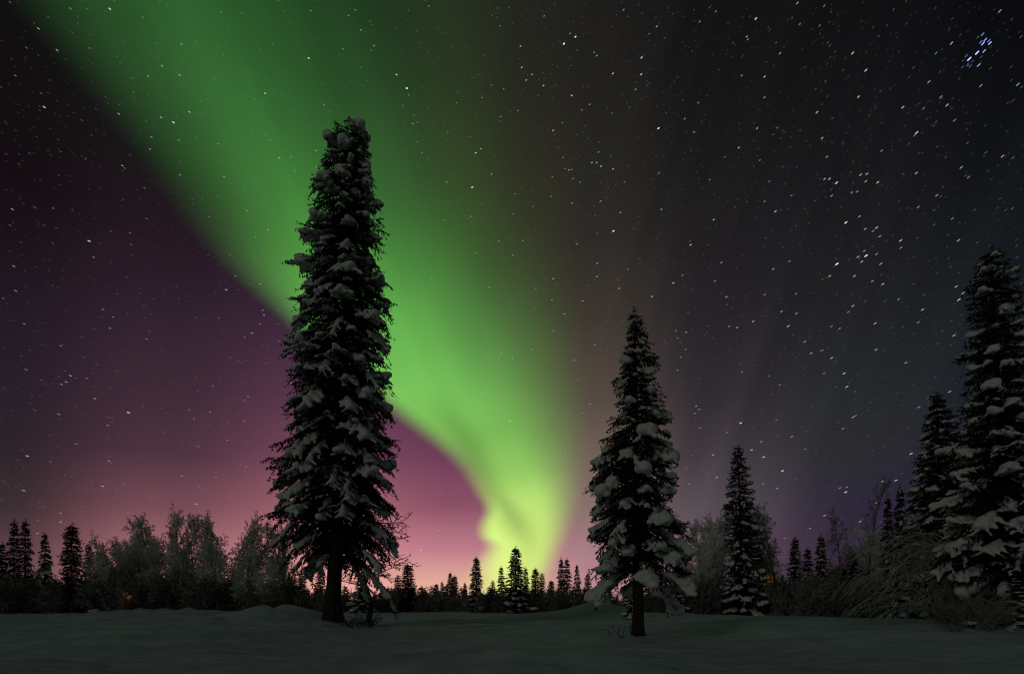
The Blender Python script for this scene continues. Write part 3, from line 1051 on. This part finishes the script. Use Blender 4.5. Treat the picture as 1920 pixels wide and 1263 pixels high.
# ------------------------------------------------------------------ lamps glowing deep among the trees
def yard_lamp(px, py, D, label, watts):
    x, y, z = place(px, D)
    h = CAMH + (HOR - py) / FPX * D - z
    t = thing('yard_lamp', label, 'lamp', (x, y, z))
    V, F = prisms(np.array([[0, 0, -.2]]), np.array([[0, 0, h - .09]]), np.array([.035]), np.array([.03]), 8)
    link('post', mesh_np('lamp_post', V, F, MAT['metal'], True), t)
    bm = bmesh.new(); bmesh.ops.create_icosphere(bm, subdivisions=2, radius=.055)
    for v in bm.verts:
        v.co.z = v.co.z * 1.3 + h
    me = bpy.data.meshes.new('lamp_bulb'); bm.to_mesh(me); bm.free(); me.materials.append(MAT['lamp'])
    link('bulb', me, t)
    bm = bmesh.new(); bmesh.ops.create_cone(bm, cap_ends=True, segments=16, radius1=.2, radius2=.05, depth=.1)
    bmesh.ops.translate(bm, verts=bm.verts, vec=(0, 0, h + .19))
    me = bpy.data.meshes.new('lamp_hood'); bm.to_mesh(me); bm.free(); me.materials.append(MAT['metal'])
    link('hood', me, t)
    ld = bpy.data.lights.new('lamp_light', 'POINT'); ld.energy = watts; ld.color = (1.0, .42, .1); ld.shadow_soft_size = .1
    lo = bpy.data.objects.new('lamp_light', ld); COL.objects.link(lo); lo.parent = t; lo.location = (.0, -.25, h - .1)


yard_lamp(243, 1117, 50.4, 'small orange lamp glowing under the frosted trees on the left', 1.3)
yard_lamp(1439, 1082, 49.2, 'small orange lamp glowing beside the slim pointed spruce on the right', 1.0)

# ------------------------------------------------------------------ stars: short trails that turn about the celestial pole
RS = 4000.0
BR1 = [(55, 12, 1.2), (395, 48, 1.5), (617, 50, 2.3), (215, 160, 1.7), (270, 95, .8), (405, 182, 1), (320, 282, 1.8), (148, 268, 1.2), (502, 270, 1.3),
       (85, 425, 1.3), (248, 602, 2.2), (668, 640, 1.8), (975, 688, 2.4), (905, 660, 1.8), (1065, 629, 2), (1010, 421, 1.8), (911, 370, 1.8), (1020, 248, 1.7),
       (1105, 235, 1.3), (1736, 327, 2.4), (1491, 525, 2.2), (1747, 60, 1.6), (1244, 66, 1.3), (802, 98, 1.3), (832, 428, 1.7), (745, 440, 1.2), (851, 770, 1.6),
       (843, 838, 1.6), (1005, 787, 1.6), (687, 931, 1.7), (700, 945, 1.2), (1012, 983, 1.6), (1226, 808, 1.5), (1260, 994, 1.6), (1569, 887, 1.8),
       (1521, 788, 1.4), (1493, 755, 1.4), (1657, 963, 1.3), (1637, 882, 1.3), (1778, 846, 1.6), (1779, 939, 1.5), (1823, 590, 1.4), (68, 1176, 1.8),
       (298, 1170, 1.2), (812, 1056, 1.3), (1388, 1183, 1.5), (1175, 1219, 1.2), (823, 1228, 1.2), (751, 519, 1.2), (1253, 305, 1.2), (1131, 568, 1.1)]
BR2 = [(78, 56, 1.6), (40, 88, 1.6), (162, 120, 1.2), (111, 169, 1.7), (493, 34, 1.5), (184, 258, 1.7), (168, 282, 1.3), (8, 275, 1.5), (310, 419, 2.4),
       (368, 496, 3.0), (378, 533, 1.4), (345, 593, 1.3), (409, 648, 1.3), (403, 695, 1.7), (428, 687, 1.4), (428, 797, 1.4), (455, 860, 1.4), (756, 859, 2.2),
       (785, 836, 1.8), (736, 1053, 2.6), (845, 979, 1.8), (593, 1024, 1.6), (1008, 259, 2), (1014, 379, 2.1), (1040, 450, 1.9), (1073, 418, 1.8), (1137, 481, 2.2),
       (1252, 246, 2.9), (1317, 207, 2.6), (1286, 188, 1.6), (1296, 537, 2.2), (1422, 294, 1.5), (1437, 313, 1.7), (1528, 413, 2.2), (1588, 55, 1.7), (1689, 324, 2.4),
       (1687, 418, 2.3), (1774, 149, 1.8), (1656, 503, 1.7), (1784, 721, 2.8), (1397, 587, 1.7), (1353, 618, 1.6), (1524, 636, 1.4), (1192, 733, 2.1), (1244, 690, 1.4),
       (1447, 855, 1.7), (1409, 914, 1.9), (1436, 914, 1.9), (1461, 934, 2.0), (1529, 950, 1.9), (1281, 955, 1.8), (1297, 953, 1.5), (1259, 948, 1.4), (1248, 885, 1.5),
       (1342, 1025, 1.5), (1304, 1003, 1.6), (1187, 995, 1.5), (1786, 972, 1.6), (1458, 1131, 1.8), (1299, 1142, 1.8), (1570, 1195, 1.8), (1800, 1177, 1.8),
       (1076, 1160, 1.4), (994, 622, 1.6), (897, 655, 1.6), (845, 478, 1.4), (913, 500, 1.5), (648, 577, 1.4), (792, 549, 1.4), (1141, 90, 1.5), (894, 145, 1.4),
       (598, 743, 1.4), (978, 1090, 1.4), (1180, 1104, 1.5), (577, 1237, 1.4), (730, 1216, 1.5), (966, 1203, 1.4), (1732, 190, 1.3), (1593, 1023, 1.4)]
BR3 = [(646, 17, 1.9), (413, 105, 2.4), (187, 64, 1.5), (96, 121, 1.6), (361, 206, 1.8), (367, 221, 1.6), (548, 300, 1.8), (957, 298, 2.2), (1031, 395, 2.3), (461, 431, 2.0),
       (332, 425, 1.6), (461, 547, 1.7), (990, 544, 2.1), (1239, 603, 2.1), (1386, 460, 1.8), (1453, 545, 1.8), (1488, 591, 2.0), (1513, 243, 2.0), (1785, 62, 1.7),
       (756, 631, 2.1), (64, 743, 1.7), (12, 667, 1.7), (88, 577, 1.6), (419, 721, 1.9), (532, 718, 1.5), (785, 777, 2.0), (1317, 746, 2.4), (1305, 762, 1.5), (316, 830, 2.0),
       (1120, 847, 1.7), (812, 881, 1.8), (1568, 941, 1.9), (1315, 973, 1.9), (1800, 878, 1.8), (799, 1006, 1.9), (826, 1005, 2.2), (866, 1028, 2.6), (1002, 982, 2.0),
       (1036, 977, 2.0), (1031, 1019, 1.9), (1098, 1025, 2.1), (952, 1082, 1.7), (982, 1077, 1.7), (839, 1100, 1.8), (1430, 1099, 1.7), (152, 1010, 1.6), (488, 1019, 1.5),
       (613, 1098, 1.5), (461, 1132, 1.6), (522, 1188, 2.2), (1326, 1164, 1.7), (1518, 1228, 1.6), (918, 1251, 2.2), (996, 1216, 1.8), (175, 1234, 1.6), (1887, 474, 1.8),
       (1678, 482, 1.7), (1609, 996, 1.6), (1706, 857, 1.2), (434, 901, 1.5), (237, 882, 1.4), (1356, 609, 1.5), (1530, 676, 1.6), (771, 144, 1.4), (659, 135, 1.5), (797, 33, 1.5)]
PLE = [(1688, 193, 1.8), (1703, 223, 2.2), (1723, 230, 1.7), (1690, 245, 2.4), (1729, 243, 2.4), (1678, 236, 1.7), (1697, 287, 2.2), (1657, 297, 3.0), (1612, 332, 2.8),
       (1617, 328, 1.8), (1666, 366, 2.1), (1596, 314, 1.4), (1618, 372, 1.4), (1575, 377, 1.2), (1426, 299, 1.5), (1605, 366, 1.2), (1680, 320, 1.1), (1632, 345, 1.1)]
BR4 = [(439, 83, 2.4), (462, 163, 1.5), (641, 42, 1.4), (648, 100, 1.2), (67, 207, 1.6), (77, 329, 1.6), (15, 366, 1.2), (119, 492, 1.5), (508, 420, 1.5), (557, 458, 1.4),
       (542, 513, 1.6), (722, 566, 1.5), (299, 600, 1.4), (128, 717, 1.5), (347, 747, 1.8), (326, 778, 1.7), (303, 790, 1.6), (428, 760, 1.4), (467, 860, 1.7), (633, 929, 2.4),
       (289, 937, 1.6), (531, 992, 1.6), (376, 1084, 1.5), (134, 1143, 2.0), (536, 1168, 1.6), (896, 1241, 1.6), (1065, 1249, 1.5), (1116, 323, 2.0), (1303, 449, 1.8),
       (1297, 424, 1.6), (1243, 537, 1.8), (1281, 491, 1.5), (1207, 557, 1.4), (1080, 463, 1.3), (1224, 850, 1.6), (1206, 868, 1.4), (1036, 927, 1.5), (1121, 1066, 1.5),
       (932, 915, 1.4), (957, 959, 1.4), (978, 1096, 1.4), (1049, 796, 1.4), (1378, 578, 1.4), (1214, 1198, 1.3), (1204, 970, 1.4), (1262, 65, 1.5), (1323, 27, 1.7),
       (1162, 256, 1.5), (1283, 295, 1.5), (1134, 150, 1.3)]
BR5 = [(893, 28, 2.9), (745, 80, 1.7), (827, 160, 1.8), (647, 222, 1.8), (826, 213, 1.8), (642, 308, 1.7), (767, 313, 1.8), (916, 262, 1.8), (1051, 295, 2.0), (693, 366, 1.7),
       (482, 127, 1.6), (330, 116, 1.5), (386, 258, 1.6), (577, 262, 1.5), (1208, 85, 1.7), (1138, 240, 1.7), (953, 184, 1.6), (480, 546, 1.6), (436, 525, 1.5), (470, 803, 2.0),
       (798, 734, 1.6), (734, 555, 1.6), (560, 512, 1.5), (647, 435, 1.5), (817, 492, 1.6), (695, 915, 1.4), (766, 770, 1.4), (222, 541, 1.3), (150, 218, 1.4), (523, 67, 1.6), (425, 70, 1.6)]
BR6 = [(875, 43, 2.3), (1020, 67, 2.2), (966, 73, 1.9), (1003, 83, 1.7), (1036, 108, 1.8), (1134, 128, 2.2), (1136, 162, 1.8), (970, 200, 2.9), (932, 205, 2.0), (962, 177, 1.8),
       (1020, 192, 1.8), (832, 239, 3.0), (798, 296, 2.0), (950, 228, 2.0), (1040, 238, 2.0), (915, 296, 2.0), (1000, 320, 1.8), (1049, 334, 2.0), (607, 226, 1.7), (530, 263, 1.9),
       (285, 232, 1.8), (139, 148, 1.7), (56, 329, 1.9), (254, 320, 1.7), (309, 395, 1.9), (490, 384, 1.7), (638, 380, 1.7), (640, 473, 1.9), (569, 464, 1.8), (435, 511, 2.0),
       (359, 539, 1.9), (321, 534, 1.7), (602, 533, 2.2), (908, 437, 2.1), (886, 466, 1.7), (1013, 520, 2.1), (1124, 406, 1.7), (1238, 455, 2.0), (1217, 515, 1.7), (1410, 408, 2.2),
       (1397, 346, 1.9), (1430, 376, 2.0), (1408, 127, 1.9), (1387, 577, 1.9), (680, 607, 1.9), (710, 661, 1.9), (763, 648, 1.6), (807, 684, 2.1), (845, 544, 1.7), (806, 534, 1.7),
       (866, 757, 2.3), (879, 820, 2.2), (771, 757, 1.6), (1017, 644, 1.8), (1159, 706, 1.8), (1366, 843, 1.9), (908, 964, 1.9), (920, 957, 1.6), (860, 1018, 1.7), (619, 1056, 1.8),
       (376, 992, 2.6), (313, 1036, 1.6), (473, 1080, 1.7), (429, 1119, 1.8), (485, 1153, 2.0), (576, 1218, 2.0), (118, 562, 1.8), (77, 590, 1.5), (115, 643, 1.6), (93, 680, 1.5),
       (77, 741, 1.7), (165, 912, 1.8), (180, 927, 1.6), (158, 946, 1.6), (185, 1015, 1.5), (382, 750, 1.6), (511, 768, 1.5), (562, 811, 1.6), (1183, 1137, 2.2), (1220, 917, 1.7),
       (546, 979, 1.5), (682, 1115, 1.5), (248, 30, 1.6), (100, 293, 1.6), (69, 555, 1.6), (246, 1143, 1.5), (263, 1250, 1.5)]
LOW = [(1586, 922, 2.4), (1575, 914, 1.7), (1588, 913, 1.7), (1680, 900, 2.1), (1655, 902, 1.7), (1643, 942, 1.8), (1546, 966, 1.9), (1573, 980, 2.0), (1613, 977, 1.9), (1519, 990, 1.7),
       (1472, 1008, 1.4), (1399, 919, 1.9), (1457, 915, 1.8), (1431, 907, 1.6), (1409, 843, 1.9), (1432, 856, 1.8), (1467, 882, 2.0), (1337, 852, 1.6), (1344, 894, 1.5), (1292, 907, 1.5),
       (44, 919, 1.9), (113, 961, 1.5), (113, 978, 1.6), (192, 911, 1.8), (368, 944, 1.9), (70, 999, 1.5), (789, 1031, 1.9), (823, 994, 1.5), (915, 1022, 1.3), (1041, 992, 1.3), (801, 1044, 1.2),
       (375, 913, 1.0), (379, 917, 1.0), (372, 911, .9), (434, 929, 1.4), (545, 717, 2.2)]
CAT = []
for L_, s, ox, oy in ((BR1, 3, 0, 0), (BR2, 3, 640, 0), (BR3, 3, 1280, 0), (BR4, 2.632, 0, 420), (BR5, 2.177, 740, 420), (BR6, 2.526, 1240, 400), (LOW, 1, 0, 0)):
    CAT += [(ox + x / s, oy + y / s, m, 0) for x, y, m in L_]
CAT += [(1280 + x / 3, y / 3, m, 1) for x, y, m in PLE]
rs = random.Random(77)
for k in range(11500):
    m = .40 + .40 * rs.random() ** 3.5 + .5 * rs.random() ** 9
    px, py = rs.uniform(-500, 2500), rs.uniform(-500, 1100)
    if rs.random() > np.interp(px, [0, 700, 1000, 1300, 1920], [.62, .75, 1.0, .95, .7]):
        continue
    CAT.append((px, py, m, 0))


def stars():
    pole = np.array([(560 - 960) / FPX, 1.0, (HOR + 1550) / FPX]); pole = pole / np.linalg.norm(pole)
    Cs = []; A, B, W, E = [], [], [], []
    for px, py, m, blue in CAT:
        d = np.array([(px - 960) / FPX, 1.0, (HOR - py) / FPX]); d = d / np.linalg.norm(d)
        ang = .0020 * (.7 + .15 * m)
        p0, p1 = rot_about(d, pole, -ang), rot_about(d, pole, ang)
        A.append(p0); B.append(p1)
        W.append((.25 + .12 * m) / FPX)
        e = .12 * m ** 1.7 if m < 1 else .078 * m ** 2.5
        c = rs.choice([(1, 1, 1), (1, 1, 1), (.92, .96, 1), (1, .96, .92), (.8, .9, 1), (1, .9, .85)])
        if blue:
            c = (.34, .46, 1.0); e *= 1.8
        E.append([e * q for q in c])
    A = np.array(A); B = np.array(B); W = np.array(W); E = np.array(E)
    mid = (A + B) / 2
    ax = unit(B - A); rad = unit(mid); sd = unit(np.cross(ax, rad))
    w = W[:, None]
    V = np.stack([A - ax * w * .6, A * .9 + B * .1 + sd * w, A * .9 + B * .1 + rad * w, A * .9 + B * .1 - sd * w, A * .9 + B * .1 - rad * w,
                  A * .1 + B * .9 + sd * w, A * .1 + B * .9 + rad * w, A * .1 + B * .9 - sd * w, A * .1 + B * .9 - rad * w, B + ax * w * .6], axis=1) * RS
    V[:, :, 2] += CAMH
    n = len(A)
    base = (np.arange(n) * 10)[:, None]
    tri = np.array([(0, 2, 1), (0, 3, 2), (0, 4, 3), (0, 1, 4), (9, 5, 6), (9, 6, 7), (9, 7, 8), (9, 8, 5),
                    (1, 2, 6), (1, 6, 5), (2, 3, 7), (2, 7, 6), (3, 4, 8), (3, 8, 7), (4, 1, 5), (4, 5, 8)])
    F = (base[:, :, None] + tri[None]).reshape(-1, 3)
    m = bpy.data.materials.new('starlight'); m.use_nodes = True
    nt = m.node_tree; nt.nodes.clear()
    at = nt.nodes.new('ShaderNodeAttribute'); at.attribute_name = 'starlight'
    em = nt.nodes.new('ShaderNodeEmission'); tr = nt.nodes.new('ShaderNodeBsdfTransparent')
    ad = nt.nodes.new('ShaderNodeAddShader'); ou = nt.nodes.new('ShaderNodeOutputMaterial')
    nt.links.new(at.outputs['Color'], em.inputs[0]); em.inputs[1].default_value = 0.5
    nt.links.new(em.outputs[0], ad.inputs[0]); nt.links.new(tr.outputs[0], ad.inputs[1]); nt.links.new(ad.outputs[0], ou.inputs[0])
    m.cycles.emission_sampling = 'NONE'
    me = mesh_np('stars', V.reshape(-1, 3), F, m)
    at_ = me.attributes.new('starlight', 'FLOAT_COLOR', 'POINT')
    colr = np.concatenate([np.repeat(E, 10, axis=0), np.ones((n * 10, 1))], axis=1).astype(np.float32)
    at_.data.foreach_set('color', colr.ravel())
    o = link('sky', me)
    o['kind'] = 'structure'


stars()
